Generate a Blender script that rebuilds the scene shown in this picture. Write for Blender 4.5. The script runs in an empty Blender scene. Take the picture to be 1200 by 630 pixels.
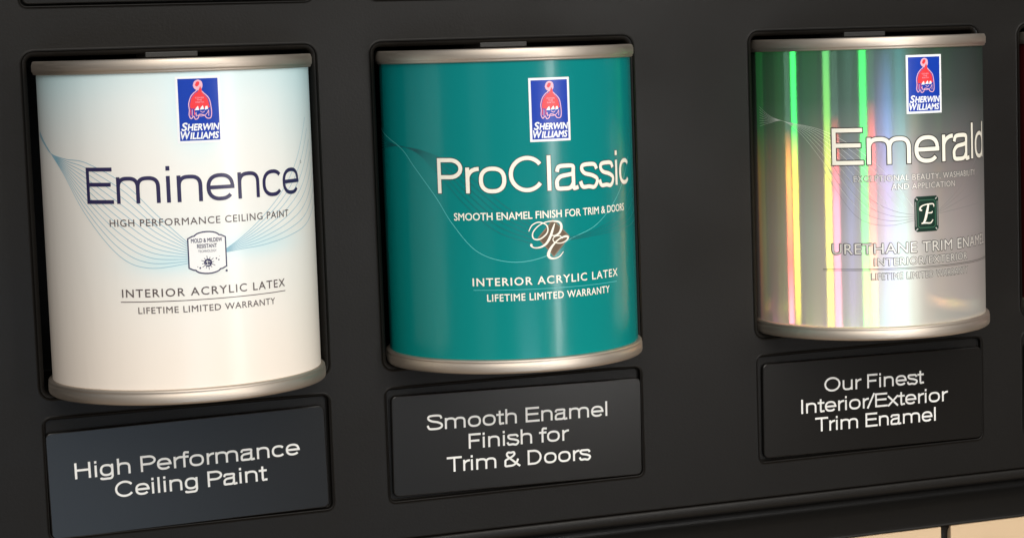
import bpy, bmesh, math, random
from mathutils import Vector, Matrix
from math import sin, cos, pi, radians as RAD

S = bpy.context.scene
COL = S.collection
random.seed(4)

# ------------------------------------------------------------------ camera
MM = 0.001
yaw, pit, rol = RAD(21.4919), RAD(-5.5739), RAD(-1.6475)
fw = Vector((sin(yaw) * cos(pit), cos(yaw) * cos(pit), sin(pit)))
rt = Vector((cos(yaw), -sin(yaw), 0))
up = rt.cross(fw)
r2 = rt * cos(rol) + up * sin(rol)
u2 = -rt * sin(rol) + up * cos(rol)
cd = bpy.data.cameras.new('camera')
cam = bpy.data.objects.new('camera', cd)
M = Matrix((r2, u2, -fw)).transposed().to_4x4()
M.translation = (-0.14361, -0.89309, 0.13593)
cam.matrix_world = M
cd.sensor_width = 36.0
cd.lens = 2531.99 / 1200 * 36
cd.shift_x = -165.44 / 1200
cd.shift_y = -23.58 / 1200
cd.clip_start = 0.01
cd.clip_end = 100
COL.objects.link(cam)
S.camera = cam

# ------------------------------------------------------------------ world (dim room) and lamps
w = bpy.data.worlds.new('World')
S.world = w
w.use_nodes = True
nt = w.node_tree
bg = nt.nodes['Background']
tc = nt.nodes.new('ShaderNodeTexCoord')
sp = nt.nodes.new('ShaderNodeSeparateXYZ')
mr = nt.nodes.new('ShaderNodeMapRange')
mr.inputs['From Min'].default_value = -1
mr.inputs['From Max'].default_value = 1
cr = nt.nodes.new('ShaderNodeValToRGB')
nt.links.new(tc.outputs['Generated'], sp.inputs[0])
nt.links.new(sp.outputs['Z'], mr.inputs['Value'])
nt.links.new(mr.outputs[0], cr.inputs[0])
nt.links.new(cr.outputs[0], bg.inputs['Color'])
e = cr.color_ramp.elements
e[0].position = 0.0; e[0].color = (0.50, 0.40, 0.30, 1)
e[1].position = 1.0; e[1].color = (0.55, 0.60, 0.64, 1)
for pos, c in ((0.25, (0.40, 0.33, 0.26, 1)), (0.44, (0.20, 0.17, 0.145, 1)), (0.50, (0.17, 0.16, 0.15, 1)), (0.65, (0.30, 0.31, 0.32, 1))):
    q = e.new(pos); q.color = c
bg.inputs['Strength'].default_value = 0.80

def area(name, loc, target, sx, sy, power, color):
    l = bpy.data.lights.new(name, 'AREA')
    l.shape = 'RECTANGLE'; l.size = sx; l.size_y = sy
    l.energy = power; l.color = color
    o = bpy.data.objects.new(name, l)
    o.location = loc
    o.rotation_euler = (Vector(target) - Vector(loc)).to_track_quat('-Z', 'Y').to_euler()
    COL.objects.link(o)
    return o
# bright ceiling panel in front of and above the display
area('ceiling_lamp', (0.08, -1.75, 1.3), (0.14, 0, 0.05), 2.0, 1.3, 44, (1.0, 0.94, 0.85))
# tall narrow tube lamp to the right: the thin streak on every can
area('tube_lamp', (0.37, -0.58, 0.085), (0.20, 0, 0.07), 0.065, 0.38, 1.12, (1.0, 0.98, 0.95))
# wide shop window far to the left
area('window_light', (-2.1, -2.5, 0.2), (0.1, 0, 0.05), 1.0, 2.4, 2.2, (0.92, 0.97, 1.0))
# low cool light from the shop front, mirrored in the first plate
area('doorway_light', (-0.02, -2.0, -0.53), (0, 0, -0.03), 0.70, 0.5, 4.6, (0.62, 0.80, 1.0))

S.view_settings.view_transform = 'Standard'
S.view_settings.look = 'None'
S.view_settings.exposure = 0.0
S.view_settings.gamma = 1.0
S.cycles.max_bounces = 8
try:
    S.cycles.use_denoising = True
except Exception:
    pass

# ------------------------------------------------------------------ material helpers
def mat(name, color, rough=0.5, metal=0.0, spec=0.5, noise=0.0, nscale=300, bump=0.0, rvar=0.0):
    m = bpy.data.materials.new(name)
    m.use_nodes = True
    n, L = m.node_tree.nodes, m.node_tree.links
    b = n['Principled BSDF']
    b.inputs['Base Color'].default_value = (*color, 1)
    b.inputs['Roughness'].default_value = rough
    b.inputs['Metallic'].default_value = metal
    b.inputs['Specular IOR Level'].default_value = spec
    if noise or bump or rvar:
        t = n.new('ShaderNodeTexCoord')
        nz = n.new('ShaderNodeTexNoise')
        nz.inputs['Scale'].default_value = nscale
        nz.inputs['Detail'].default_value = 5
        L.new(t.outputs['Object'], nz.inputs['Vector'])
        if noise:
            mx = n.new('ShaderNodeMix'); mx.data_type = 'RGBA'; mx.blend_type = 'MULTIPLY'
            mx.inputs[0].default_value = 1.0
            mx.inputs[6].default_value = (*color, 1)
            r = n.new('ShaderNodeMapRange')
            r.inputs['To Min'].default_value = 1 - noise; r.inputs['To Max'].default_value = 1 + noise
            L.new(nz.outputs['Fac'], r.inputs['Value'])
            L.new(r.outputs[0], mx.inputs[7])
            L.new(mx.outputs[2], b.inputs['Base Color'])
        if bump:
            bp = n.new('ShaderNodeBump')
            bp.inputs['Strength'].default_value = bump
            bp.inputs['Distance'].default_value = 0.0003
            L.new(nz.outputs['Fac'], bp.inputs['Height'])
            L.new(bp.outputs[0], b.inputs['Normal'])
        if rvar:
            n2 = n.new('ShaderNodeTexNoise'); n2.inputs['Scale'].default_value = 14; n2.inputs['Detail'].default_value = 6
            L.new(t.outputs['Object'], n2.inputs['Vector'])
            r = n.new('ShaderNodeMapRange')
            r.inputs['From Min'].default_value = 0.3; r.inputs['From Max'].default_value = 0.7
            r.inputs['To Min'].default_value = rough - rvar; r.inputs['To Max'].default_value = rough + rvar
            L.new(n2.outputs['Fac'], r.inputs['Value'])
            L.new(r.outputs[0], b.inputs['Roughness'])
    return m

def N(m, kind, **kw):
    x = m.node_tree.nodes.new(kind)
    for k, v in kw.items():
        setattr(x, k, v)
    return x

PANEL = mat('black_moulded_plastic', (0.0052, 0.0044, 0.0036), 0.50, 0, 0.22, noise=0.12, nscale=900, bump=0.2, rvar=0.09)
RAILM = mat('black_rail_plastic', (0.009, 0.008, 0.007), 0.45, 0, 0.26, noise=0.1, nscale=700, bump=0.1)
PLATE = mat('satin_black_plate', (0.0056, 0.0050, 0.0044), 0.30, 0, 0.34)
CLIP = mat('charcoal_clip', (0.016, 0.016, 0.016), 0.5)
WHITEPRINT = mat('white_plate_print', (0.88, 0.87, 0.84), 0.5)
NAVY = mat('navy_ink', (0.022, 0.018, 0.075), 0.35)
BROWNINK = mat('grey_brown_ink', (0.10, 0.075, 0.075), 0.4)
CREAMINK = mat('cream_ink', (0.86, 0.83, 0.72), 0.4)
DARKINK = mat('dark_ink', (0.012, 0.035, 0.04), 0.4)
BLACKINK = mat('black_ink', (0.02, 0.02, 0.018), 0.4)
GREYINK = mat('grey_ink', (0.06, 0.06, 0.055), 0.4)
SILVERINK = mat('silver_ink', (0.78, 0.75, 0.70), 0.35, 0.3)
BLUEWAVE = mat('pale_blue_ink', (0.27, 0.49, 0.60), 0.4)
TEALWAVE = mat('pale_teal_ink', (0.10, 0.52, 0.52), 0.4)
TEALDARK = mat('deep_teal_ink', (0.003, 0.10, 0.11), 0.4)
FOILWAVE = mat('pale_silver_ink', (0.62, 0.64, 0.60), 0.4)
FOILDARK = mat('grey_silver_ink', (0.22, 0.22, 0.22), 0.4)
LOGOBLUE = mat('emblem_blue_ink', (0.004, 0.042, 0.38), 0.3, 0, 0.35)
LOGOWHITE = mat('emblem_white_ink', (0.82, 0.84, 0.86), 0.35)
LOGORED = mat('emblem_red_ink', (0.80, 0.035, 0.045), 0.35)
LOGOPINK = mat('emblem_pink_ink', (0.76, 0.42, 0.52), 0.35)
BADGEWHITE = mat('badge_white_ink', (0.84, 0.84, 0.83), 0.35)
BRONZE = mat('bronze_ink', (0.125, 0.085, 0.05), 0.5, 0, 0.3)
BRONZE2 = mat('bronze_edge_ink', (0.21, 0.15, 0.10), 0.5, 0, 0.3)
JEWELD = mat('emerald_dark_ink', (0.006, 0.028, 0.018), 0.25)
JEWELM = mat('emerald_mid_ink', (0.03, 0.10, 0.06), 0.25)
JEWELL = mat('emerald_facet_ink', (0.42, 0.44, 0.42), 0.3)
REDINK = mat('deep_red_label', (0.085, 0.006, 0.008), 0.35)
TILE = mat('beige_tile', (0.66, 0.48, 0.30), 0.55, noise=0.06, nscale=60)

def metal_mat():
    m = mat('brushed_tin', (0.56, 0.49, 0.42), 0.50, 1.0)
    n, L = m.node_tree.nodes, m.node_tree.links
    b = n['Principled BSDF']
    t = n.new('ShaderNodeTexCoord'); mp = n.new('ShaderNodeMapping'); nz = n.new('ShaderNodeTexNoise')
    mp.inputs['Scale'].default_value = (60, 60, 1500)
    nz.inputs['Scale'].default_value = 1; nz.inputs['Detail'].default_value = 4
    L.new(t.outputs['Object'], mp.inputs[0]); L.new(mp.outputs[0], nz.inputs['Vector'])
    r = n.new('ShaderNodeMapRange'); r.inputs['To Min'].default_value = 0.40; r.inputs['To Max'].default_value = 0.62
    L.new(nz.outputs['Fac'], r.inputs['Value']); L.new(r.outputs[0], b.inputs['Roughness'])
    return m
TIN = metal_mat()

def uvz(m):
    """label print coordinates: x = millimetres round the can / 100, y = height in millimetres / 100"""
    u = N(m, 'ShaderNodeUVMap'); u.uv_map = 'print'
    s = N(m, 'ShaderNodeSeparateXYZ')
    m.node_tree.links.new(u.outputs[0], s.inputs[0])
    return s
def math_node(m, op, a, b=None, clamp=False):
    x = N(m, 'ShaderNodeMath', operation=op, use_clamp=clamp)
    for i, v in enumerate((a, b)):
        if v is None: continue
        if isinstance(v, (int, float)): x.inputs[i].default_value = v
        else: m.node_tree.links.new(v, x.inputs[i])
    return x.outputs[0]
def ramp(m, val, stops):
    r = N(m, 'ShaderNodeValToRGB')
    m.node_tree.links.new(val, r.inputs[0])
    el = r.color_ramp.elements
    while len(el) > 1: el.remove(el[0])
    el[0].position = stops[0][0]; el[0].color = (*stops[0][1], 1)
    for p_, c in stops[1:]:
        q = el.new(p_); q.color = (*c, 1)
    return r.outputs[0]
def blob(m, s, cx, cz, rx, rz):
    """soft printed tint: exp(-(dx^2+dz^2))"""
    dx = math_node(m, 'DIVIDE', math_node(m, 'SUBTRACT', s.outputs['X'], cx / 100), rx / 100)
    dz = math_node(m, 'DIVIDE', math_node(m, 'SUBTRACT', s.outputs['Y'], cz / 100), rz / 100)
    q = math_node(m, 'ADD', math_node(m, 'MULTIPLY', dx, dx), math_node(m, 'MULTIPLY', dz, dz))
    return math_node(m, 'POWER', 2.718, math_node(m, 'MULTIPLY', q, -1.0))
def mixc(m, fac, a, b):
    x = N(m, 'ShaderNodeMix'); x.data_type = 'RGBA'
    L = m.node_tree.links
    for i, v in ((0, fac), (6, a), (7, b)):
        if isinstance(v, (int, float)): x.inputs[i].default_value = v
        elif isinstance(v, tuple): x.inputs[i].default_value = (*v, 1)
        else: L.new(v, x.inputs[i])
    return x.outputs[2]

def ripple(m, b, k=0.25):
    u = N(m, 'ShaderNodeUVMap'); u.uv_map = 'print'
    mp = N(m, 'ShaderNodeMapping'); mp.inputs['Scale'].default_value = (9, 2.2, 1)
    nz = N(m, 'ShaderNodeTexNoise'); nz.inputs['Scale'].default_value = 1.0; nz.inputs['Detail'].default_value = 2
    L = m.node_tree.links
    L.new(u.outputs[0], mp.inputs[0]); L.new(mp.outputs[0], nz.inputs['Vector'])
    bp = N(m, 'ShaderNodeBump'); bp.inputs['Strength'].default_value = k; bp.inputs['Distance'].default_value = 0.0006
    L.new(nz.outputs['Fac'], bp.inputs['Height']); L.new(bp.outputs[0], b.inputs['Normal'])
def white_label():
    m = mat('white_label_paper', (0.8, 0.78, 0.74), 0.30)
    b = m.node_tree.nodes['Principled BSDF']
    s = uvz(m)
    base = ramp(m, math_node(m, 'MULTIPLY', s.outputs['Y'], 0.75), [(0.0, (0.89, 0.79, 0.69)), (0.3, (0.88, 0.81, 0.73)), (0.68, (0.86, 0.83, 0.78)), (0.88, (0.80, 0.84, 0.83)), (1.0, (0.63, 0.79, 0.82))])
    c = mixc(m, math_node(m, 'MULTIPLY', blob(m, s, -70, 136, 34, 26), 0.75), base, (0.50, 0.74, 0.79))
    c = mixc(m, math_node(m, 'MULTIPLY', blob(m, s, 66, 132, 36, 34), 0.8), c, (0.50, 0.74, 0.79))
    c = mixc(m, math_node(m, 'MULTIPLY', blob(m, s, -13, 55, 15, 4.5), 0.65), c, (0.42, 0.74, 0.82))
    c = mixc(m, math_node(m, 'MULTIPLY', blob(m, s, 22, 60, 20, 5), 0.60), c, (0.42, 0.74, 0.82))
    c = mixc(m, math_node(m, 'MULTIPLY', blob(m, s, 5, 58, 48, 26), 0.40), c, (0.66, 0.80, 0.84))
    c = mixc(m, math_node(m, 'MULTIPLY', blob(m, s, 0.2, 113.5, 11, 15.5), 0.85), c, (0.55, 0.82, 0.90))
    m.node_tree.links.new(c, b.inputs['Base Color'])
    ripple(m, b)
    return m
def teal_label():
    m = mat('teal_label_paper', (0.0, 0.21, 0.20), 0.21, 0, 0.36)
    b = m.node_tree.nodes['Principled BSDF']
    s = uvz(m)
    c = ramp(m, math_node(m, 'MULTIPLY', s.outputs['Y'], 0.75), [(0.0, (0.0, 0.220, 0.208)), (0.5, (0.0, 0.200, 0.196)), (1.0, (0.0, 0.195, 0.196))])
    m.node_tree.links.new(c, b.inputs['Base Color'])
    ripple(m, b)
    return m
def foil_label():
    """silver holographic foil: mirror base plus diffraction orders, each a tilted glossy lobe with its own hue"""
    m = bpy.data.materials.new('holographic_foil')
    m.use_nodes = True
    n, L = m.node_tree.nodes, m.node_tree.links
    n.remove(n['Principled BSDF'])
    out = n['Material Output']
    s = uvz(m)
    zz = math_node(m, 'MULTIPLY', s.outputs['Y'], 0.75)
    ge = N(m, 'ShaderNodeNewGeometry')
    tg = N(m, 'ShaderNodeVectorMath', operation='CROSS_PRODUCT')
    tg.inputs[0].default_value = (0, 0, 1)
    L.new(ge.outputs['Normal'], tg.inputs[1])
    nz = N(m, 'ShaderNodeTexNoise'); nz.inputs['Scale'].default_value = 160; nz.inputs['Detail'].default_value = 3
    u = N(m, 'ShaderNodeUVMap'); u.uv_map = 'print'
    L.new(u.outputs[0], nz.inputs['Vector'])
    jit = math_node(m, 'MULTIPLY', math_node(m, 'SUBTRACT', nz.outputs['Fac'], 0.5), 0.05)
    def tilt(d):
        sc = N(m, 'ShaderNodeVectorMath', operation='SCALE')
        L.new(tg.outputs[0], sc.inputs[0])
        L.new(math_node(m, 'ADD', jit, d), sc.inputs['Scale'])
        ad = N(m, 'ShaderNodeVectorMath', operation='ADD')
        L.new(ge.outputs['Normal'], ad.inputs[0]); L.new(sc.outputs[0], ad.inputs[1])
        no = N(m, 'ShaderNodeVectorMath', operation='NORMALIZE')
        L.new(ad.outputs[0], no.inputs[0])
        return no.outputs[0]
    def gloss(col, rough, normal):
        g = N(m, 'ShaderNodeBsdfAnisotropic')
        g.inputs['Roughness'].default_value = rough
        if isinstance(col, tuple): g.inputs['Color'].default_value = (*col, 1)
        else: L.new(col, g.inputs['Color'])
        if normal is not None: L.new(normal, g.inputs['Normal'])
        return g.outputs[0]
    def addsh(a, b):
        x = N(m, 'ShaderNodeAddShader'); L.new(a, x.inputs[0]); L.new(b, x.inputs[1]); return x.outputs[0]
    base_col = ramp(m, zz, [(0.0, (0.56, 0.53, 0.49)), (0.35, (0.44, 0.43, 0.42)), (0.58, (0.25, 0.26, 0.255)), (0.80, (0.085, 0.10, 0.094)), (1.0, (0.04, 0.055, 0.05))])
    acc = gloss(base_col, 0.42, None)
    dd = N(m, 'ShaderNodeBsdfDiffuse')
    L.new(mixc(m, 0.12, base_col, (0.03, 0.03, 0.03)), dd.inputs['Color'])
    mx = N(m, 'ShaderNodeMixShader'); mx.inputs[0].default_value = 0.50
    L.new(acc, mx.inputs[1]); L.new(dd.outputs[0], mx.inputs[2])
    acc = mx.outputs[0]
    K = 0.085
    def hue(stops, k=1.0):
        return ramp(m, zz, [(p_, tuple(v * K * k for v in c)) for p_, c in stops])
    G, Y, R_, P_, B_, V_, C_, D_, O_ = (.05, .95, .15), (.95, .85, .08), (1, .10, .08), (1, .30, .45), (.16, .34, 1), (.5, .30, 1), (.15, 1, .9), (.03, .06, .045), (1, .38, .06)
    lobes = [
        (1.70, 0.09, [(0, P_), (.25, R_), (.55, O_), (.70, D_), (1, D_)], 1.5),
        (1.45, 0.09, [(0, D_), (.1, (.6, .5, .02)), (.3, Y), (.55, Y), (.70, G), (1, G)], 1.5),
        (0.755, 0.09, [(0, Y), (.5, Y), (.75, (.2, .6, .1)), (1, (.1, .5, .15))], 1.1),
        (0.65, 0.09, [(0, P_), (.45, P_), (.62, R_), (.75, D_), (1, D_)], 1.0),
        (0.34, 0.09, [(0, G), (.15, (.5, .9, .1)), (.35, G), (1, G)], 1.1),
        (0.265, 0.09, [(0, Y), (.2, (1, .5, .2)), (.45, R_), (.65, R_), (.8, D_), (1, D_)], 1.0),
        (0.12, 0.20, [(0, B_), (.5, V_), (.7, B_), (1, D_)], 0.7),
        (0.00, 0.24, [(0, C_), (.3, C_), (.6, (.05, .5, .6)), (1, (.02, .3, .35))], 0.7),
        (0.48, 0.22, [(0, V_), (.5, B_), (.7, D_), (1, (.1, .25, .2))], 0.45),
        (0.19, 0.20, [(0, (.4, 1, .6)), (.4, P_), (.7, V_), (1, D_)], 0.30),
        (-0.12, 0.22, [(0, (.5, 1, .7)), (.5, P_), (.8, (.3, .4, .1)), (1, D_)], 0.25),
    ]
    for d, ro, st, k in lobes:
        acc = addsh(acc, gloss(hue(st, k), ro, tilt(d)))
    L.new(acc, out.inputs['Surface'])
    return m

# ------------------------------------------------------------------ object helpers
def link(name, me, m=None, parent=None):
    o = bpy.data.objects.new(name, me)
    COL.objects.link(o)
    if m is not None and me is not None:
        for q in (m if isinstance(m, (list, tuple)) else [m]): me.materials.append(q)
    if parent is not None: o.parent = parent
    return o
def empty(name, loc, label, cat, group=None):
    o = bpy.data.objects.new(name, None)
    o.empty_display_size = 0.02
    o.location = loc
    o['label'] = label; o['category'] = cat
    if group: o['group'] = group
    COL.objects.link(o)
    return o
def mesh_from(name, V, F, smooth=False):
    me = bpy.data.meshes.new(name)
    me.from_pydata([tuple(v) for v in V], [], F)
    if smooth:
        for p_ in me.polygons: p_.use_smooth = True
    me.update()
    return me

# ------------------------------------------------------------------ flat print geometry, in millimetres (u, v, lift)
class Ink:
    def __init__(self): self.V = []; self.F = []; self.k = 0
    def stroke(self, pts, width, closed=False, lift=None):
        """a ribbon along pts; width may be one number or one per point"""
        P = [Vector((p[0], p[1])) for p in pts]
        n = len(P)
        wd = width if isinstance(width, (list, tuple)) else [width] * n
        self.k += 1
        h = (self.k % 40) * 0.0012 if lift is None else lift
        b = len(self.V)
        for i in range(n):
            if closed: a, c = P[i - 1], P[(i + 1) % n]
            else: a, c = P[max(i - 1, 0)], P[min(i + 1, n - 1)]
            d1 = (P[i] - a); d2 = (c - P[i])
            if d1.length < 1e-9: d1 = d2
            if d2.length < 1e-9: d2 = d1
            d1 = d1.normalized(); d2 = d2.normalized()
            t = (d1 + d2)
            t = d1 if t.length < 1e-6 else t.normalized()
            nn = Vector((-t.y, t.x))
            k = max(nn.dot(Vector((-d1.y, d1.x))), 0.5)
            o = nn * (wd[i] / 2 / k)
            self.V.append((P[i].x + o.x, P[i].y + o.y, h)); self.V.append((P[i].x - o.x, P[i].y - o.y, h))
        m = n if closed else n - 1
        for i in range(m):
            j = (i + 1) % n
            self.F.append((b + 2 * i, b + 2 * i + 1, b + 2 * j + 1, b + 2 * j))
    def fan(self, pts, lift=0.0):
        cx = sum(p[0] for p in pts) / len(pts); cy = sum(p[1] for p in pts) / len(pts)
        Q = []
        for i, p in enumerate(pts):
            q = pts[(i + 1) % len(pts)]
            k = max(1, int(math.hypot(q[0] - p[0], q[1] - p[1]) / 1.2))
            Q += [(p[0] + (q[0] - p[0]) * j / k, p[1] + (q[1] - p[1]) * j / k) for j in range(k)]
        rad = max(math.hypot(p[0] - cx, p[1] - cy) for p in pts)
        m = max(1, int(rad / 1.2)); n = len(Q)
        b = len(self.V)
        self.V.append((cx, cy, lift))
        for r in range(1, m + 1):
            self.V += [(cx + (p[0] - cx) * r / m, cy + (p[1] - cy) * r / m, lift) for p in Q]
        for i in range(n):
            j = (i + 1) % n
            self.F.append((b, b + 1 + i, b + 1 + j))
            for r in range(m - 1):
                o0 = b + 1 + r * n; o1 = o0 + n
                self.F.append((o0 + i, o1 + i, o1 + j, o0 + j))
    def strip(self, A, B, lift=0.0):
        b = len(self.V)
        for p, q in zip(A, B): self.V += [(p[0], p[1], lift), (q[0], q[1], lift)]
        for i in range(len(A) - 1):
            self.F.append((b + 2 * i, b + 2 * i + 1, b + 2 * i + 3, b + 2 * i + 2))
    def rect(self, x0, y0, x1, y1, lift=0.0, n=8):
        self.strip([(x0 + (x1 - x0) * i / n, y1) for i in range(n + 1)], [(x0 + (x1 - x0) * i / n, y0) for i in range(n + 1)], lift)
    def add(self, other, sx=1, sy=1, dx=0, dy=0, lift=0, shear=0):
        b = len(self.V)
        self.V += [(x * sx + y * sy * shear + dx, y * sy + dy, h + lift) for x, y, h in other.V]
        self.F += [tuple(i + b for i in f) for f in other.F]

def arc(cx, cy, rx, ry, a0, a1, n=14, p=2.0):
    out = []
    for i in range(n + 1):
        a = RAD(a0 + (a1 - a0) * i / n)
        c, s = cos(a), sin(a)
        out.append((cx + rx * math.copysign(abs(c) ** (2 / p), c), cy + ry * math.copysign(abs(s) ** (2 / p), s)))
    return out
def spline(pts, n=8):
    """Catmull-Rom through pts (tuples of any length)"""
    P = [pts[0]] + list(pts) + [pts[-1]]
    out = []
    for i in range(1, len(P) - 2):
        a, b, c, d = P[i - 1], P[i], P[i + 1], P[i + 2]
        for k in range(n):
            t = k / n
            out.append(tuple(0.5 * (2 * b[j] + (c[j] - a[j]) * t + (2 * a[j] - 5 * b[j] + 4 * c[j] - d[j]) * t * t + (3 * b[j] - a[j] - 3 * c[j] + d[j]) * t ** 3) for j in range(len(b))))
    out.append(tuple(pts[-1]))
    return out
def seg(a, b, n=6):
    return [(a[0] + (b[0] - a[0]) * i / n, a[1] + (b[1] - a[1]) * i / n) for i in range(n + 1)]

# ------------------------------------------------------------------ a light grotesque drawn with strokes; cap height 1
def glyph(ch, s):
    h = s / 2
    X = 0.73
    A = []; W = 0.7
    st = lambda pts, closed=False: A.append((pts, closed))
    ln = lambda *p: st([q for i in range(len(p) - 1) for q in seg(p[i], p[i + 1])[(1 if i else 0):]])
    L = 0.10 + h
    yo = 0.012
    def arch(x0, x1, down=True):
        ry = 0.27; y0 = X - h + yo - ry; cx = (x0 + x1) / 2; rx = (x1 - x0) / 2
        p = arc(cx, y0, rx, ry, 180, 0, 16, 2.7)
        st(p + seg(p[-1], (x1, 0))[1:])
    def bowl(cx, rx): st(arc(cx, X / 2, rx, X / 2 - h + yo, 0, 360, 36, 2.4)[:-1], True)
    if ch == ' ': W = 0.36
    elif ch == 'E':
        ln((L, 0), (L, 1)); ln((L, 1 - h), (0.80, 1 - h)); ln((L, 0.53), (0.76, 0.53)); ln((L, h), (0.82, h)); W = 0.86
    elif ch == 'F':
        ln((L, 0), (L, 1)); ln((L, 1 - h), (0.71, 1 - h)); ln((L, 0.51), (0.64, 0.51)); W = 0.76
    elif ch == 'H':
        ln((L, 0), (L, 1)); ln((0.82 - h, 0), (0.82 - h, 1)); ln((L, 0.53), (0.82 - h, 0.53)); W = 0.92
    elif ch == 'I': ln((L, 0), (L, 1)); W = 0.20 + s
    elif ch == 'T':
        ln((0.04, 1 - h), (0.78, 1 - h)); ln((0.41, 0), (0.41, 1 - h)); W = 0.80
    elif ch == 'P':
        ln((L, 0), (L, 1)); st([(L, 1 - h), (0.45, 1 - h)] + arc(0.47, 0.73 - h / 2, 0.27, 0.27 - h / 2, 90, -90, 16)[0:] + [(0.45, 0.46), (L, 0.46)]); W = 0.83
    elif ch == 'D':
        ln((L, 0), (L, 1)); st([(L, 1 - h), (0.42, 1 - h)] + arc(0.44, 0.5, 0.41 - h, 0.5 - h, 90, -90, 20) + [(0.42, h), (L, h)]); W = 0.95
    elif ch == 'O':
        st(arc(0.53, 0.5, 0.47 - h, 0.5 - h + yo, 0, 360, 40)[:-1], True); W = 1.06
    elif ch == 'C':
        st(arc(0.51, 0.5, 0.45 - h, 0.5 - h + yo, 36, 324, 36)); W = 0.97
    elif ch == 'S':
        st(spline([(0.76, 0.72), (0.70, 0.90), (0.43, 1.01 - h), (0.17, 0.90), (0.14, 0.72), (0.30, 0.58), (0.58, 0.49), (0.76, 0.36), (0.77, 0.19), (0.64, 0.05 + h * .5), (0.43, -0.01 + h), (0.18, 0.09), (0.09, 0.31)], 6)); W = 0.88
    elif ch == 'm':
        x1, x2 = L + 0.455, L + 0.91
        ln((L, 0), (L, X)); arch(L, x1); arch(x1, x2); W = x2 + h + 0.09
    elif ch == 'n':
        x1 = L + 0.47; ln((L, 0), (L, X)); arch(L, x1); W = x1 + h + 0.09
    elif ch == 'h':
        x1 = L + 0.47; ln((L, 0), (L, 1)); arch(L, x1); W = x1 + h + 0.09
    elif ch == 'u':
        x1 = L + 0.47; ln((x1, 0), (x1, X)); q = arc((L + x1) / 2, 0.27 + h - yo, 0.235, 0.27, 180, 360, 16, 2.7); st(seg((L, X), q[0])[:-1] + q); W = x1 + h + 0.09
    elif ch == 'r':
        ln((L, 0), (L, X)); st(arc(L + 0.27, X - h + yo - 0.27, 0.27, 0.27, 180, 86, 10)); W = L + 0.29
    elif ch == 'i': ln((L, 0), (L, X)); ln((L, 1 - s * 1.15), (L, 1)); W = 0.20 + s
    elif ch == 'l': ln((L, 0), (L, 1)); W = 0.20 + s
    elif ch == 'o': bowl(0.40, 0.34 - h); W = 0.80
    elif ch == 'e':
        cx, rx, ry = 0.385, 0.33 - h, X / 2 - h + yo
        st(arc(cx, X / 2, rx, ry, 2, 322, 34, 2.4)); ln((cx - rx, X / 2 - 0.005), (cx + rx + h * .9, X / 2 - 0.005)); W = 0.76
    elif ch == 'c':
        st(arc(0.375, X / 2, 0.32 - h, X / 2 - h + yo, 38, 322, 30, 2.4)); W = 0.71
    elif ch == 'd':
        bowl(0.37, 0.31 - h); ln((0.68 - h, 0), (0.68 - h, 1)); W = 0.78
    elif ch == 'g':
        bowl(0.37, 0.31 - h); x = 0.68 - h
        st(seg((x, X), (x, -0.02)) + spline([(x, -0.02), (x - 0.06, -0.15), (0.37, -0.24 + h), (0.15, -0.16), (0.11, -0.08)], 6)[1:]); W = 0.78
    elif ch == 'a':
        x = 0.62 - h
        st(spline([(0.12, 0.52), (0.17, 0.66), (0.36, X - h + yo), (0.55, 0.66), (x, 0.53)], 6) + seg((x, 0.52), (x, 0.12)) + spline([(x, 0.12), (x + 0.02, 0.03), (0.70, 0.0 + h)], 4)[1:])
        st(spline([(x, 0.45), (0.44, 0.425), (0.22, 0.385), (0.065 + h, 0.28), (0.055 + h, 0.17), (0.14, 0.055), (0.29, -0.02 + h), (0.47, 0.055), (x, 0.19)], 6)); W = 0.76
    elif ch == 's':
        st(spline([(0.60, 0.53), (0.53, 0.66), (0.35, X - h + yo), (0.16, 0.66), (0.13, 0.54), (0.22, 0.43), (0.44, 0.36), (0.60, 0.26), (0.60, 0.13), (0.50, 0.02), (0.34, -0.012 + h), (0.15, 0.05), (0.08, 0.21)], 6)); W = 0.69
    elif ch == 'f':
        st(seg((0.20, 0), (0.20, 0.78)) + spline([(0.20, 0.78), (0.23, 0.93), (0.34, 1.0 - h), (0.42, 0.99 - h)], 5)[1:]); ln((0.03, X - h), (0.20, X - h)); ln((0.20, X - h), (0.40, X - h)); W = 0.42
    elif ch == 't':
        st(seg((0.20, 0.93), (0.20, 0.17)) + spline([(0.20, 0.17), (0.22, 0.05), (0.30, h), (0.41, h)], 5)[1:]); ln((0.03, X - h), (0.20, X - h)); ln((0.20, X - h), (0.40, X - h)); W = 0.43
    elif ch == 'x':
        ln((0.06, 0), (0.62, X)); ln((0.62, 0), (0.06, X)); W = 0.68
    elif ch == '/':
        ln((0.0, -0.03), (0.38, 1.03)); W = 0.38
    elif ch == '&':
        st(spline([(0.88, 0.0), (0.58, 0.33), (0.29, 0.66), (0.22, 0.84), (0.29, 0.96), (0.42, 1.0 - h)], 6)); st(spline([(0.42, 1.0 - h), (0.56, 0.96), (0.60, 0.82), (0.50, 0.68), (0.36, 0.58)], 6)); st(spline([(0.36, 0.58), (0.16, 0.45), (0.07 + h, 0.26), (0.15, 0.07), (0.34, h - 0.01), (0.56, 0.10), (0.72, 0.30), (0.78, 0.50)], 6)); W = 0.94
    return A, W

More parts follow.
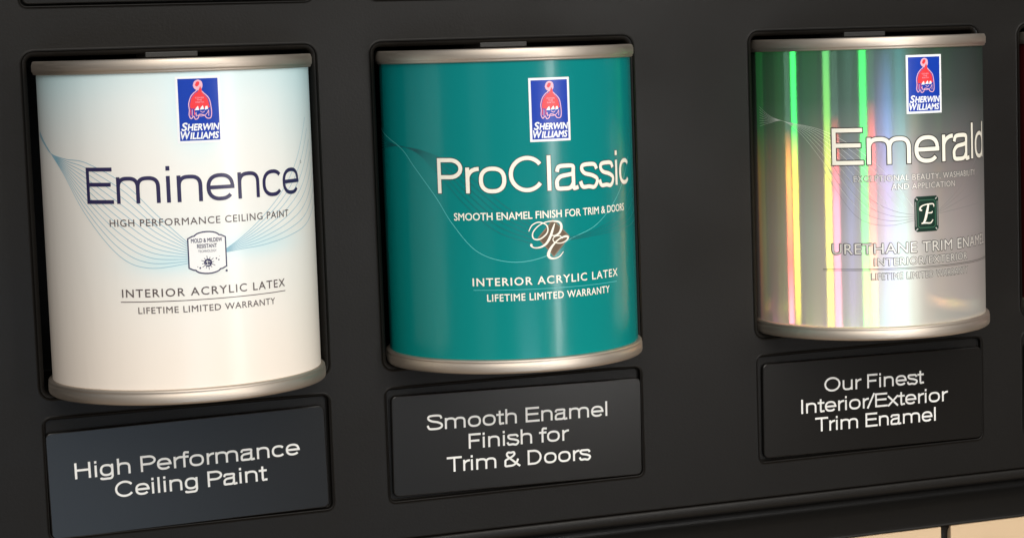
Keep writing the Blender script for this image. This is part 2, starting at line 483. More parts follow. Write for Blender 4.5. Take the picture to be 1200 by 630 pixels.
def gro(text, x0, x1, base, cap, s=0.115, grow=0.0, track=-0.075):
    """text from x0 to x1 on a baseline, strokes s cap heights wide; grow (mm) thickens"""
    adv = 0; items = []
    for ch in text:
        A, W_ = glyph(ch, s)
        items.append((A, adv)); adv += W_ + track
    xs = [p[0] + a for A, a in items for pts, _ in A for p in pts]
    lo, hi = min(xs) - s / 2 * 0.9, max(xs) + s / 2 * 0.9
    k = (x1 - x0) / (hi - lo)
    ink = Ink()
    for A, a in items:
        for pts, cl in A:
            P = [(x0 + (p[0] + a - lo) * k, base + p[1] * cap) for p in pts]
            if grow and not cl:  # lengthen the ends a little too
                for (i, j) in ((0, 1), (-1, -2)):
                    d = Vector(P[i]) - Vector(P[j]); d = d.normalized() * grow * 0.5
                    P[i] = (P[i][0] + d.x, P[i][1] + d.y)
            ink.stroke(P, s * cap + grow, cl)
    return ink

# ------------------------------------------------------------------ humanist capitals from the built-in typeface
_dg = None
def gill(text, x0, x1, base, cap, bold=0.0, space=1.0, shear=0.0):
    c = bpy.data.curves.new('type', 'FONT')
    c.body = text; c.size = 1; c.offset = min(bold, 0.0); c.space_character = space; c.shear = shear; c.resolution_u = 3
    o = bpy.data.objects.new('type', c)
    COL.objects.link(o)
    dg = bpy.context.evaluated_depsgraph_get()
    me = o.evaluated_get(dg).to_mesh()
    V = [(v.co.x, v.co.y, 0.0) for v in me.vertices]
    F = [tuple(p.vertices) for p in me.polygons]
    o.evaluated_get(dg).to_mesh_clear()
    bpy.data.objects.remove(o); bpy.data.curves.remove(c)
    lo, hi = min(v[0] for v in V), max(v[0] for v in V)
    k = (x1 - x0) / (hi - lo)
    CAPH = 0.694
    ink = Ink()
    ink.V = [(x0 + (x - lo) * k, base + y / CAPH * cap, 0.0) for x, y, _ in V]
    ink.F = F
    if bold > 0:
        one = ink; ink = Ink(); d = bold / CAPH * cap; kx = min(1.0, k * CAPH / cap)
        for q, (dx, dy) in enumerate(((-d, 0), (d, 0), (0, d), (0, -d), (-d * .7, d * .7), (d * .7, d * .7), (d * .7, -d * .7), (-d * .7, -d * .7))):
            ink.add(one, 1, 1, dx * kx, dy, q * 0.0015)
    return ink

R = 54.0
def wrap(name, ink, m, parent, off=0.10):
    """lay ink round the can (u, v in mm) just above the label"""
    V = []
    for u, v, h in ink.V:
        a = u / R; r = (R + off + h) * MM
        V.append((r * sin(a), -r * cos(a), v * MM))
    me = mesh_from(name, V, ink.F)
    bm = bmesh.new(); bm.from_mesh(me)
    for f in bm.faces:
        f.normal_update()
        c = f.calc_center_median()
        if f.normal.x * c.x + f.normal.y * c.y < 0: f.normal_flip()
    bm.to_mesh(me); bm.free()
    # shading normals follow the can, so the ink takes the can's own highlight
    for p in me.polygons: p.use_smooth = True
    me.normals_split_custom_set_from_vertices([Vector((v.co.x, v.co.y, 0)).normalized() for v in me.vertices])
    return link(name, me, m, parent)
def flat(name, ink, m, parent, y):
    V = [(u * MM, y - h * MM, v * MM) for u, v, h in ink.V]
    me = mesh_from(name, V, ink.F)
    bm = bmesh.new(); bm.from_mesh(me)
    for f in bm.faces:
        f.normal_update()
        if f.normal.y > 0: f.normal_flip()
    bm.to_mesh(me); bm.free()
    return link(name, me, m, parent)

# ------------------------------------------------------------------ the black display panel with its pockets
def rrect(cx, cz, hw, hh, r, n=8):
    pts = []
    r = max(r, 0.05)
    for (sx, sz, a0) in ((1, 1, 0), (-1, 1, 90), (-1, -1, 180), (1, -1, 270)):
        for i in range(n + 1):
            a = RAD(a0 + 90 * i / n)
            pts.append((cx + sx * (hw - r) + r * cos(a), cz + sz * (hh - r) + r * sin(a)))
    return pts
CANX = [0.0, 141.73, 316.13, 455.9]
CANY = [-2.3, 0.0, 1.9, 1.5]
CANH = 133.45
pockets = []
for x in CANX:
    pockets.append((x, 67.6, 57.2, 67.7, 2.6, 2.2, 62.0))           # can pocket: cx, cz, hw, hh, corner, fillet, depth
    pockets.append((x, -34.8, 58.3, 24.4, 2.4, 0.45, 2.6))           # plate pocket
for x in CANX[:2]:
    pockets.append((x, 179.8, 58.3, 24.4, 2.4, 0.45, 2.6))
def panel_mesh():
    bm = bmesh.new()
    x0, x1, z0, z1 = -420, 900, -75.2, 420
    outer = [bm.verts.new((x * MM, 0, z * MM)) for x, z in ((x0, z0), (x1, z0), (x1, z1), (x0, z1))]
    edges = [bm.edges.new((outer[i], outer[(i + 1) % 4])) for i in range(4)]
    rings_all = []
    for cx, cz, hw, hh, r, f, d in pockets:
        rings = []
        prof = [(f + 1.0, 0.0)]
        for i in range(7):
            a = RAD(90 * i / 6)
            prof.append((f * (1 - sin(a)), f * (1 - cos(a))))
        prof.append((0.0, d * 0.5)); 
        fb = min(2.0, d * 0.3)
        for i in range(5):
            a = RAD(90 * i / 4)
            prof.append((-fb * (1 - cos(a)), d - fb * (1 - sin(a))))
        for off, dep in prof:
            rings.append([bm.verts.new((x * MM, dep * MM, z * MM)) for x, z in rrect(cx, cz, hw + off, hh + off, r + off)])
        n = len(rings[0])
        for a, b in zip(rings, rings[1:]):
            for i in range(n):
                q = bm.faces.new((a[i], b[i], b[(i + 1) % n], a[(i + 1) % n])); q.smooth = True
        bm.faces.new(list(reversed(rings[-1])))
        edges += [bm.edges.get((rings[0][i], rings[0][(i + 1) % n])) for i in range(n)]
    g = bmesh.ops.triangle_fill(bm, use_beauty=True, use_dissolve=False, edges=edges, normal=(0, -1, 0))
    # returned bottom edge, rounded over
    prev = [outer[0], outer[1]]
    for k in range(1, 5):
        a = RAD(90 * k / 4)
        nx = [bm.verts.new((x * MM, 0.8 * (1 - cos(a)) * MM, (z0 - 0.8 * sin(a)) * MM)) for x in (x0, x1)]
        bm.faces.new((prev[0], nx[0], nx[1], prev[1])); prev = nx
    nx = [bm.verts.new((x * MM, 12 * MM, (z0 - 0.8) * MM)) for x in (x0, x1)]
    bm.faces.new((prev[0], nx[0], nx[1], prev[1]))
    me = bpy.data.meshes.new('display_panel')
    bm.normal_update()
    # plane faces must look at the camera (-y)
    for f in bm.faces:
        if abs(f.normal.y) > 0.999 and f.normal.y > 0: f.normal_flip()
    bm.to_mesh(me); bm.free()
    return me
panel = link('display_panel', panel_mesh(), PANEL)
panel['kind'] = 'structure'

# rail under the panel: flat lip, dark groove, cove running out to a thin front edge
prof = [(8, -76.4), (0.8, -76.4), (0.2, -76.7), (0, -77.2), (0, -79.4), (0.5, -80.6), (2.2, -81.6), (6, -82.6), (12, -84.0), (15, -86.0), (13.2, -88.6),
        (9.5, -91.0), (6.0, -93.4), (3.0, -95.6), (0.8, -97.2), (-0.6, -98.2), (-1.2, -98.9), (-1.0, -99.2), (0.2, -99.45), (4.5, -99.5), (4.6, -180)]
xs = [-420, 900]
V = [(x * MM, y * MM, z * MM) for x in xs for y, z in prof]
n = len(prof)
F = [(i, i + 1, n + i + 1, n + i) for i in range(n - 1)]
me = mesh_from('rail', V, F, True)
rail = link('rail', me, RAILM, panel)
# divider bars between the tiles, flaring where they meet the rail
def bar_mesh(cx):
    ink = [(2.1, -180), (2.1, -104), (2.5, -102), (3.6, -100.6), (6.0, -99.7)]
    Vv = []; Ff = []
    for hw, z in ink:
        Vv += [((cx - hw) * MM, 4.4 * MM, z * MM), ((cx - hw * 0.75) * MM, 1.6 * MM, z * MM), ((cx + hw * 0.75) * MM, 1.6 * MM, z * MM), ((cx + hw) * MM, 4.4 * MM, z * MM)]
    for i in range(len(ink) - 1):
        for j in range(3):
            Ff.append((4 * i + j, 4 * i + j + 1, 4 * i + 5 + j, 4 * i + 4 + j))
    return mesh_from('divider', Vv, Ff, True)
TX = [50.0, 202.0, 354.0, 506.0]
for x in TX: link('divider', bar_mesh(x), RAILM, panel)
# retaining clips above the cans, hanging from each pocket's ceiling
def box_mesh(name, x0, x1, y0, y1, z0, z1, bev=0.0):
    bm = bmesh.new()
    bmesh.ops.create_cube(bm, size=1)
    for v in bm.verts:
        v.co = Vector(((x0 + (v.co.x + .5) * (x1 - x0)) * MM, (y0 + (v.co.y + .5) * (y1 - y0)) * MM, (z0 + (v.co.z + .5) * (z1 - z0)) * MM))
    if bev: bmesh.ops.bevel(bm, geom=list(bm.edges), offset=bev * MM, segments=3, profile=0.5, affect='EDGES')
    me = bpy.data.meshes.new(name); bm.to_mesh(me); bm.free()
    for p in me.polygons: p.use_smooth = False
    return me
for i, x in enumerate(CANX):
    link('clip', box_mesh('clip', x - 10.6, x + 10.6, 0.6, 26, CANH + 0.25, 136.0, 0.4), CLIP, panel)

# beige tiles below
def tile(x0, x1, label):
    o = link('beige_tile', box_mesh('beige_tile', x0, x1, -0.2, 4.2, -178, -99.7, 0.35), TILE)
    o['label'] = label; o['category'] = 'tile'; o['group'] = 'beige tiles under the rail'
tile(TX[1] + 2.6, TX[2] - 2.6, 'beige tile left of the thin black divider under the panel rail')
tile(TX[2] + 2.6, TX[3] - 2.6, 'beige tile right of the thin black divider in the bottom right corner')

# ------------------------------------------------------------------ name plates
def plate(x, z, tilt, label, lines):
    bm = bmesh.new()
    pts = rrect(0, 0, 57.4, 21.9, 2.6, 6)
    lay = []
    for off, y in ((0, 2.5), (0, 0.5), (-0.12, 0.2), (-0.45, 0.0)):
        lay.append([bm.verts.new((px * MM, y * MM, pz * MM)) for px, pz in rrect(0, 0, 57.4 + off, 21.9 + off, 2.6 + off, 6)])
    n = len(pts)
    for a, b in zip(lay, lay[1:]):
        for i in range(n): bm.faces.new((a[i], a[(i + 1) % n], b[(i + 1) % n], b[i]))
    bm.faces.new(lay[-1]); bm.faces.new(list(reversed(lay[0])))
    bm.normal_update()
    bmesh.ops.recalc_face_normals(bm, faces=list(bm.faces))
    me = bpy.data.meshes.new('name_plate'); bm.to_mesh(me); bm.free()
    o = link('name_plate', me, PLATE)
    o.location = (x * MM, 0.0002, z * MM)
    o.rotation_euler = (0, -RAD(tilt), 0)
    o['label'] = label; o['category'] = 'name plate'; o['group'] = 'black name plates'
    for text, a, b, base in lines:
        flat('lettering', gro(text, a, b, base, 6.6, 0.138), WHITEPRINT, o, -0.00006)
    return o
plate(-0.7, -37.3, 0.75, 'black plate reading High Performance Ceiling Paint', [('High Performance', -46.8, 46.5, 2.05), ('Ceiling Paint', -31.3, 32.1, -7.4)])
plate(142.7, -36.3, -0.8, 'black plate reading Smooth Enamel Finish for Trim & Doors', [('Smooth Enamel', -42.2, 41.2, 6.0), ('Finish for', -23.5, 23.4, -3.5), ('Trim & Doors', -34.0, 33.1, -13.0)])
plate(317.6, -36.4, -0.5, 'black plate reading Our Finest Interior/Exterior Trim Enamel', [('Our Finest', -26.4, 26.5, 6.6), ('Interior/Exterior', -38.4, 39.3, -2.75), ('Trim Enamel', -31.8, 32.2, -11.7)])
plate(456.5, -36.8, 0.2, 'black plate at the right edge under the dark red can', [])
plate(-0.4, 178.2, 0.2, 'black plate in the row above the white can, only its bottom edge in view', [])
plate(141.5, 178.4, -0.3, 'black plate in the row above the teal can, only its bottom edge in view', [])

# ------------------------------------------------------------------ paint cans
def lathe(name, prof, m, parent, n=160, a0=-180, a1=180, uv=False, smooth=True):
    V = []; F = []
    full = abs(a1 - a0) >= 359.9
    k = len(prof)
    cnt = n + 1
    for i in range(cnt):
        a = RAD(a0 + (a1 - a0) * i / n)
        for r, z in prof: V.append((r * MM * sin(a), -r * MM * cos(a), z * MM))
    for i in range(n):
        for j in range(k - 1):
            F.append((i * k + j, (i + 1) * k + j, (i + 1) * k + j + 1, i * k + j + 1))
    me = mesh_from(name, V, F, smooth)
    if uv:
        L = me.uv_layers.new(name='print')
        for lp in me.loops:
            i, j = divmod(lp.vertex_index, k)
            a = RAD(a0 + (a1 - a0) * i / n)
            L.data[lp.index].uv = (R * a / 100, prof[j][1] / 100)
    return link(name, me, m, parent)

def blank_can(i, label, label_mat):
    t = empty('paint_can', (CANX[i] * MM, CANY[i] * MM, 0), label, 'paint can', 'paint cans in the display')
    H = CANH
    lathe('label_wrap', [(R, 5.0)] + [(R, 5 + (H - 10) * k / 6) for k in range(1, 6)] + [(R, H - 4.9)], label_mat, t, 200, uv=True)
    lathe('rim', [(53.6, H - 5.5), (54.3, H - 5.45), (54.9, H - 5.3), (55.2, H - 4.9), (55.05, H - 4.6), (55.45, H - 4.3), (55.6, H - 3.8), (55.6, H - 1.5), (55.35, H - 0.9), (55.3, H - 0.6), (55.0, H - 0.1), (54.4, H), (53.2, H - 0.3), (52.6, H - 1.5), (52.4, H - 4.0), (49.0, H - 4.2)], TIN, t, 160)
    lathe('rim', [(53.6, 6.0), (54.6, 5.9), (55.2, 5.7), (55.6, 5.3), (55.65, 4.9), (55.45, 4.5), (55.8, 4.1), (55.8, 1.2), (55.6, 0.5), (55.1, 0.1), (54.2, 0), (53.2, 0.5), (52.8, 2.2), (0.01, 2.4)], TIN, t, 160)
    lathe('lid', [(49.2, H - 4.4), (48.6, H - 2.6), (47.5, H - 2.2), (46.3, H - 3.0), (45.5, H - 5.2), (0.01, H - 5.0)], TIN, t, 96)
    return t

def emblem(t, x0, x1, z0, z1):
    """blue badge: paint pouring over a globe, two lines of lettering"""
    wd, ht = x1 - x0, z1 - z0
    k = wd / 17.5
    U = lambda a, b: (x0 + wd * (0.5 + (a - 0.5) * (1.12 if b < 0.76 else 1.0)), z0 + ht * b)
    ink = Ink(); ink.rect(x0, z0, x1, z1, 0, 10)
    for p in ([(x0, z0), (x0, z1)], [(x1, z0), (x1, z1)]): pass
    b = wrap('emblem', ink, LOGOWHITE, t, 0.10)
    ink = Ink(); q = 0.95 * k; ink.rect(x0 + q, z0 + q, x1 - q, z1 - q, 0, 10)
    wrap('panel', ink, LOGOBLUE, b, 0.13)
    # pale outline of globe, paint and drips
    fig = Ink()
    out = spline([(0.49, 0.80), (0.435, 0.765), (0.385, 0.73), (0.335, 0.675), (0.30, 0.58), (0.31, 0.50), (0.30, 0.42), (0.335, 0.365), (0.385, 0.40), (0.42, 0.355), (0.475, 0.375), (0.50, 0.425), (0.60, 0.41), (0.645, 0.37), (0.72, 0.37), (0.745, 0.44), (0.735, 0.56), (0.71, 0.65), (0.66, 0.705), (0.61, 0.74), (0.575, 0.775)], 5)
    fig.stroke([U(*p) for p in out], 0.38 * k, True)
    fig.fan([U(*p) for p in spline([(0.385, 0.86), (0.42, 0.81), (0.50, 0.785), (0.575, 0.81), (0.60, 0.86), (0.58, 0.92), (0.50, 0.945), (0.42, 0.92), (0.385, 0.86)], 4)[:-1]], 0.03)
    for l in (spline([(0.40, 0.47), (0.45, 0.415), (0.55, 0.40), (0.64, 0.43), (0.69, 0.49)], 5), [(0.365, 0.50), (0.36, 0.40)], [(0.44, 0.46), (0.435, 0.395)], [(0.69, 0.48), (0.685, 0.40)], spline([(0.52, 0.475), (0.57, 0.455), (0.61, 0.475)], 4)):
        fig.stroke([U(*p) for p in l], 0.26 * k)
    wrap('paint_outline', fig, LOGOPINK, b, 0.16)
    red = Ink()
    pts = spline([(0.455, 0.755), (0.405, 0.72), (0.355, 0.665), (0.325, 0.58), (0.335, 0.52), (0.42, 0.515), (0.52, 0.51), (0.62, 0.515), (0.705, 0.525), (0.70, 0.58), (0.68, 0.65), (0.64, 0.695), (0.575, 0.755)], 5)
    red.fan([U(*p) for p in pts], 0)
    red.fan([U(*p) for p in ((0.465, 0.745), (0.57, 0.745), (0.575, 0.80), (0.545, 0.85), (0.515, 0.80))], 0.01)
    red.fan([U(*p) for p in spline([(0.43, 0.865), (0.47, 0.84), (0.52, 0.87), (0.53, 0.91), (0.47, 0.915), (0.43, 0.865)], 3)[:-1]], 0.035)
    for xa in (0.335, 0.405): red.stroke([U(xa, 0.51), U(xa, 0.415)], 0.30 * k)
    wrap('paint_pour', red, LOGORED, b, 0.19)
    tx = Ink()
    for s_, a, c, bz in (('COVER', 0.42, 0.62, 0.665), ('THE', 0.46, 0.57, 0.632), ('EARTH', 0.43, 0.61, 0.598)):
        tx.add(gill(s_, x0 + wd * a, x0 + wd * c, z0 + ht * bz, 0.55 * k, 0.0))
    wrap('slogan_lettering', tx, LOGOPINK, b, 0.22)
    wt = Ink()
    for p in (((0.41, 0.49), (0.50, 0.49), (0.48, 0.555), (0.45, 0.535)), ((0.51, 0.495), (0.60, 0.50), (0.575, 0.56), (0.535, 0.53)), ((0.61, 0.49), (0.68, 0.505), (0.665, 0.55), (0.625, 0.545))):
        wt.fan([U(*q) for q in p], 0.10)
    for first, rest, a, mid, c, bz in (('S', 'HERWIN', 0.10, 0.225, 0.935, 0.190), ('W', 'ILLIAMS', 0.075, 0.275, 0.915, 0.062)):
        wt.add(gill(first, x0 + wd * a, x0 + wd * mid, z0 + ht * bz, 3.0 * k, 0.030, 1, 0.2))
        wt.add(gill(rest, x0 + wd * (mid + 0.005), x0 + wd * c, z0 + ht * bz, 2.5 * k, 0.036, 1, 0.2))
    wt.stroke([U(0.925, 0.066), U(0.945, 0.066)], 0.35 * k)
    wrap('lettering', wt, LOGOWHITE, b, 0.16)

def blend(A, B, f):
    return [(a[0] + (b[0] - a[0]) * f, a[1] + (b[1] - a[1]) * f) for a, b in zip(A, B)]
def waves(A, B, count, width, ink, e=1.0):
    A = spline(A, 10); B = spline(B, 10)
    n = min(len(A), len(B))
    for i in range(count):
        ink.stroke(blend(A, B, (i / (count - 1)) ** e), width)

# ---- white can
c1 = blank_can(0, 'white paint can with pale blue wave lines and dark lettering', white_label())
wv = Ink()
waves([(-83, 106), (-76, 102), (-68.5, 97.2), (-59, 89), (-48, 74.2), (-33.3, 58.2), (-21.6, 53.3), (-6.5, 54.6)],
      [(-83, 104), (-76, 101), (-68.5, 97.4), (-58, 95.5), (-46, 94), (-30, 86), (-17, 73), (-6.5, 62.5)], 11, 0.24, wv)
waves([(8.3, 58.0), (15, 58.8), (25, 59.6), (40, 62), (55, 66), (72, 76)], [(8.3, 59.4), (15, 63.5), (24, 70), (36, 80), (47, 92), (57, 108)], 8, 0.24, wv)
wrap('wave_lines', wv, BLUEWAVE, c1, 0.06)
emblem(c1, -8.4, 8.85, 100.7, 126.3)
wrap('title_lettering', gro('Eminence', -46.7, 48.3, 78.3, 14.0, 0.106), NAVY, c1, 0.10)
tm = Ink(); tm.stroke(arc(50.2, 90.5, 0.55, 0.55, 0, 360, 14)[:-1], 0.16, True)
wrap('trademark', tm, BROWNINK, c1, 0.10)
wrap('tagline_lettering', gill('HIGH PERFORMANCE CEILING PAINT', -36.7, 39.0, 69.5, 2.75, 0.004, 1.12), BROWNINK, c1)
wrap('type_lettering', gill('INTERIOR ACRYLIC LATEX', -33.0, 34.8, 42.1, 3.1, 0.008, 1.18), BROWNINK, c1)
rl = Ink(); rl.stroke(seg((-33.7, 40.3), (35.0, 40.3), 40), 0.30)
wrap('rule_line', rl, BROWNINK, c1)
wrap('warranty_lettering', gill('LIFETIME LIMITED WARRANTY', -26.7, 29.0, 35.7, 2.5, 0.006, 1.1), BROWNINK, c1)
# mould-resistant badge
def dense(pts):
    out = []
    for i, p in enumerate(pts): out += seg(p, pts[(i + 1) % len(pts)], 4)[:-1]
    return out
def shield(cx, cz, hw, hh):
    p = []
    p += [(cx - hw, cz - hh * 0.70), (cx - hw, cz + hh * 0.70), (cx - hw * 0.78, cz + hh * 0.80)]
    p += arc(cx, cz + hh * 0.78, hw * 0.66, hh * 0.22, 170, 10, 10)
    p += [(cx + hw * 0.78, cz + hh * 0.80), (cx + hw, cz + hh * 0.70), (cx + hw, cz - hh * 0.70), (cx + hw * 0.78, cz - hh * 0.80)]
    p += arc(cx, cz - hh * 0.78, hw * 0.66, hh * 0.22, -10, -170, 10)
    p += [(cx - hw * 0.78, cz - hh * 0.80)]
    return p
bd = Ink(); bd.fan(shield(0.75, 58.35, 7.5, 8.35), 0)
badge = wrap('badge', bd, BADGEWHITE, c1, 0.12)
ol = Ink(); ol.stroke(dense(shield(0.75, 58.35, 7.25, 8.1)), 0.5, True)
#0.75, 58.35, 7.25, 8.1), 0.5, True)
for (cx, cz, r_) in ((0.8, 54.4, 1.55),): ol.fan(arc(cx, cz, r_, r_, 0, 360, 20)[:-1], 0.01)
for k in range(12):
    a = RAD(k * 30 + 8); r_ = 2.75 if k % 2 else 2.35
    ol.stroke([(0.8 + 1.4 * cos(a), 54.4 + 1.4 * sin(a)), (0.8 + r_ * cos(a), 54.4 + r_ * sin(a))], 0.22)
for cx, cz, r_ in ((4.1, 55.9, .3), (5.0, 55.3, .28), (-2.3, 52.5, .36), (-3.2, 53.0, .18), (5.4, 56.6, .12), (3.4, 53.2, .15)):
    ol.fan(arc(cx, cz, r_, r_, 0, 360, 10)[:-1], 0.012)
ol.fan(arc(7.9, 50.9, .45, .45, 0, 360, 10)[:-1], 0.012)
for s_, a, b_, z, cp, bo in (('MOLD & MILDEW', -5.3, 6.7, 62.4, 1.55, 0.02), ('RESISTANT', -3.1, 4.5, 60.2, 1.5, 0.02), ('TECHNOLOGY', -2.8, 4.3, 58.5, 0.95, 0.0)):
    ol.add(gill(s_, a, b_, z, cp, bo), lift=0.02)
wrap('badge_print', ol, NAVY, badge, 0.15)
gl = Ink()
for l in (arc(0.8, 54.4, 0.9, 0.5, 20, 160, 8), arc(0.6, 54.0, 1.0, 0.5, 200, 330, 8), [(0.4, 55.4), (0.7, 53.4)]): gl.stroke(l, 0.2)
wrap('globe_lines', gl, BADGEWHITE, badge, 0.21)

# ---- teal can
c2 = blank_can(1, 'glossy teal paint can with cream lettering', teal_label())
wv = Ink()
waves([(-100, 99.5), (-90, 97.3), (-70.8, 94), (-56, 92.4), (-40.4, 86.9), (-29.5, 78.7), (-19.3, 69.7), (-8.3, 61.6)],
      [(-100, 90.6), (-90, 92.2), (-70.8, 94), (-57.5, 91), (-46.6, 82.3), (-37.1, 71.8), (-23.1, 59.3), (-8.6, 53.5)], 6, 0.20, wv)
waves([(8.6, 53.9), (22.7, 54.9), (48.5, 56.5), (70, 60)], [(8.6, 54.9), (22.8, 57.4), (37.9, 62.5), (52, 72)], 4, 0.18, wv)
wrap('wave_lines', wv, TEALDARK, c2, 0.06)
wv = Ink()
wv.stroke(spline([(-94.7, 100.8), (-70.8, 94), (-60.4, 85.7), (-49.1, 73.5), (-41.4, 62.3), (-30.6, 50.6), (-16.6, 46.1), (-2.3, 47.9), (8.6, 54.2), (22.9, 59.5), (38.5, 71.5), (50, 86)], 8), 0.24)
wv.stroke(seg((-33, 34.8), (34.5, 34.2), 40), 0.2)
wrap('wave_lines', wv, TEALWAVE, c2, 0.07)
emblem(c2, -7.4, 10.35, 94.9, 120.95)
wrap('title_outline', gro('ProClassic', -47.5, 49.0, 74.7, 14.5, 0.116, 0.55), DARKINK, c2, 0.08)
wrap('title_lettering', gro('ProClassic', -47.5, 49.0, 74.7, 14.5, 0.116), CREAMINK, c2, 0.15)
wrap('tagline_lettering', gill('SMOOTH ENAMEL FINISH FOR TRIM & DOORS', -40.4, 42.7, 63.6, 3.0, 0.014, 1.0), CREAMINK, c2)
wrap('type_lettering', gill('INTERIOR ACRYLIC LATEX', -33.2, 35.2, 36.5, 3.2, 0.016, 1.18), CREAMINK, c2)
wrap('warranty_lettering', gill('LIFETIME LIMITED WARRANTY', -27.3, 29.1, 30.1, 2.9, 0.014, 1.1), CREAMINK, c2)
dm = Ink(); dm.fan([(1.05, 62.9), (8.55, 55.4), (1.0, 47.4), (-5.75, 55.5)], 0)
dia = wrap('diamond', dm, BRONZE2, c2, 0.10)
dm = Ink(); dm.fan([(1.05, 62.2), (7.85, 55.4), (1.0, 48.1), (-5.05, 55.5)], 0)
wrap('diamond_face', dm, BRONZE, dia, 0.12)
mono = Ink()
def pen(pts, n=9):
    q = spline(pts, n)
    mono.stroke([(p[0], p[1]) for p in q], [p[2] * 1.12 + 0.06 for p in q])
pen([(-9.3, 58.4, .25), (-7.8, 60.9, .35), (-4.8, 62.0, .35), (-1.6, 60.4, .4), (-1.6, 57.5, .45), (-4.6, 55.1, .45), (-7.3, 55.3, .45), (-7.7, 57.6, .4), (-5.6, 60.2, .3), (-2.4, 61.8, .3), (1.2, 62.1, .4), (4.0, 61.4, .7), (4.7, 59.3, .9), (3.6, 57.0, .7), (1.4, 56.1, .4), (-0.2, 56.7, .25)])
pen([(1.8, 61.2, .3), (0.8, 58.6, .75), (-0.4, 55.6, .9), (-2.2, 53.0, .8), (-4.6, 51.7, .55), (-7.2, 51.6, .4), (-8.5, 52.5, .6), (-8.2, 53.2, .8)])
pen([(5.0, 54.7, .25), (3.9, 55.9, .3), (1.6, 55.7, .3), (0.8, 54.4, .3), (1.9, 53.2, .3), (4.4, 52.9, .35), (6.8, 53.8, .4), (7.6, 55.1, .7), (6.2, 55.5, .7), (3.2, 54.4, .45), (0.2, 51.6, .8), (-1.3, 48.8, 1.1), (-0.8, 47.2, .9), (1.1, 46.7, .5), (3.5, 47.4, .35), (5.3, 49.3, .25)])
wrap('monogram', mono, CREAMINK, dia, 0.16)

# ---- holographic can
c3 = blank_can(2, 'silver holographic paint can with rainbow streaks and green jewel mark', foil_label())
wv = Ink()
waves([(-84, 103.5), (-75, 99.5), (-65.6, 97.2), (-46.5, 93.6), (-31.1, 85.8), (-16.4, 73.1), (-4.9, 58.5)],
      [(-84, 94.6), (-75, 96.2), (-65.6, 97.2), (-55, 91), (-44, 78), (-36, 66), (-28, 57)], 8, 0.12, wv)
wrap('wave_lines', wv, FOILWAVE, c3, 0.06)
wv = Ink()
waves([(-46, 78), (-41, 69.7), (-31.7, 56.5), (-24.3, 51.9), (-14.9, 50.8), (-4.2, 52.6)], [(-38, 78), (-33, 71), (-27, 65), (-20, 60), (-12, 56.5), (-4.2, 55)], 4, 0.18, wv)
waves([(8.1, 54.9), (20, 56.2), (44, 57.9)], [(8.1, 56.4), (22, 66), (38, 79)], 4, 0.18, wv)
wrap('wave_lines', wv, FOILDARK, c3, 0.05)
emblem(c3, -7.2, 10.65, 99.4, 125.1)
wrap('title_outline', gro('Emerald', -40.7, 47.0, 77.8, 16.1, 0.112, 0.9), BLACKINK, c3, 0.08)
wrap('title_lettering', gro('Emerald', -40.7, 47.0, 77.8, 16.1, 0.112), CREAMINK, c3, 0.15)
def outlined(text, a, b, z, cap, bold, sp_, grow):
    wrap('type_outline', gill(text, a, b, z - 0.05, cap + 0.1, max(bold, 0) + grow, sp_), GREYINK, c3, 0.08)
    wrap('type_lettering', gill(text, a + .15, b - .15, z, cap, bold, sp_), SILVERINK, c3, 0.15)
outlined('EXCEPTIONAL BEAUTY, WASHABILITY', -31.4, 35.0, 70.3, 2.65, -0.004, 1.08, 0.030)
outlined('AND APPLICATION', -14.8, 18.2, 66.4, 2.65, -0.004, 1.08, 0.030)
outlined('URETHANE TRIM ENAMEL', -41.6, 47.0, 38.4, 4.6, 0.004, 1.06, 0.045)
outlined('INTERIOR/EXTERIOR', -23.0, 26.5, 33.1, 3.3, -0.004, 1.08, 0.042)
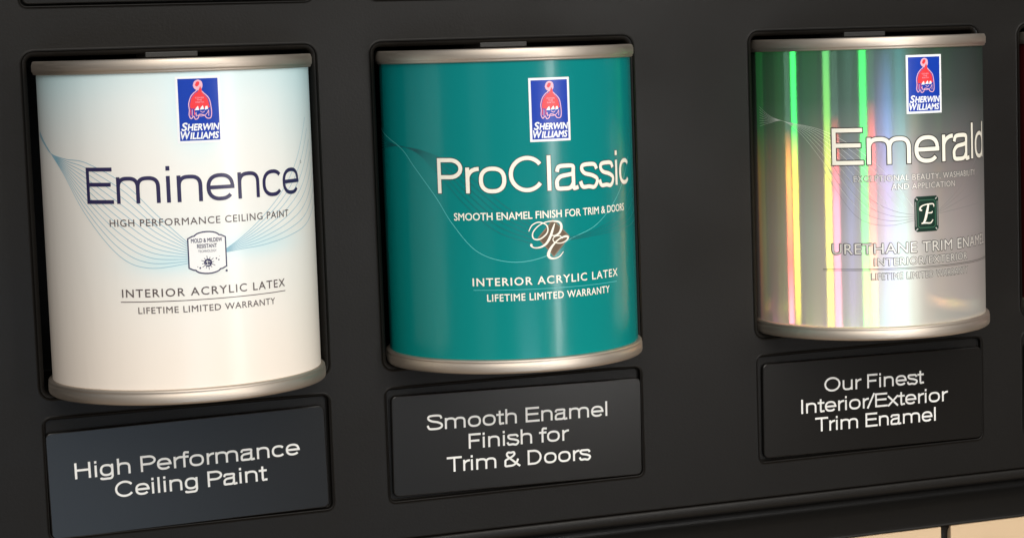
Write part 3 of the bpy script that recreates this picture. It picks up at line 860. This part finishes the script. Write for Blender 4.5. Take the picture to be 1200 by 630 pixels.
outlined('LIFETIME LIMITED WARRANTY', -24.3, 26.8, 26.9, 2.85, -0.008, 1.1, 0.042)
rl = Ink(); rl.stroke(seg((-46, 31.75), (62, 31.75), 50), 0.22); rl.stroke(seg((-46, 31.15), (62, 31.15), 50), 0.16)
wrap('rule_line', rl, GREYINK, c3)
def octo(cx, cz, hw, hh, c):
    return [(cx - hw, cz - hh + c), (cx - hw, cz + hh - c), (cx - hw + c, cz + hh), (cx + hw - c, cz + hh), (cx + hw, cz + hh - c), (cx + hw, cz - hh + c), (cx + hw - c, cz - hh), (cx - hw + c, cz - hh)]
jw = Ink(); jw.fan(octo(1.8, 55.1, 6.1, 7.85, 1.1), 0)
jewel = wrap('jewel', jw, JEWELD, c3, 0.10)
jl = Ink(); jl.stroke(dense(octo(1.8, 55.1, 4.4, 6.1, 0.9)), 0.5, True)
wrap('jewel_face', jl, JEWELM, jewel, 0.12)
jl = Ink()
for sx in (-1, 1):
    jl.stroke(seg((1.8 + sx * 5.45, 49.6), (1.8 + sx * 5.45, 60.6)), 0.22)
    for sz in (-1, 1): jl.stroke([(1.8 + sx * 4.5, 55.1 + sz * 6.3), (1.8 + sx * 5.3, 55.1 + sz * 7.1)], 0.5)
wrap('jewel_facet', jl, JEWELL, jewel, 0.12)
mono = Ink()
pen([(5.4, 58.0, .25), (5.2, 59.2, .4), (3.6, 59.4, .45), (0.6, 59.1, .4), (-1.2, 58.3, .55), (-1.6, 57.1, .7), (-0.6, 56.7, .4)])
pen([(2.6, 59.1, .7), (1.9, 56.2, 1.0), (1.1, 53.2, 1.0), (0.2, 51.4, .7), (-1.0, 50.9, .4)])
pen([(1.9, 55.5, .35), (4.2, 55.5, .45), (4.6, 56.2, .25)])
pen([(-1.0, 50.9, .35), (1.2, 51.1, .5), (3.6, 51.0, .5), (4.9, 52.4, .3)])
wrap('monogram', mono, CREAMINK, jewel, 0.17)

# ---- red can, only a sliver in view
c4 = blank_can(3, 'dark red paint can cut off at the right edge', REDINK)
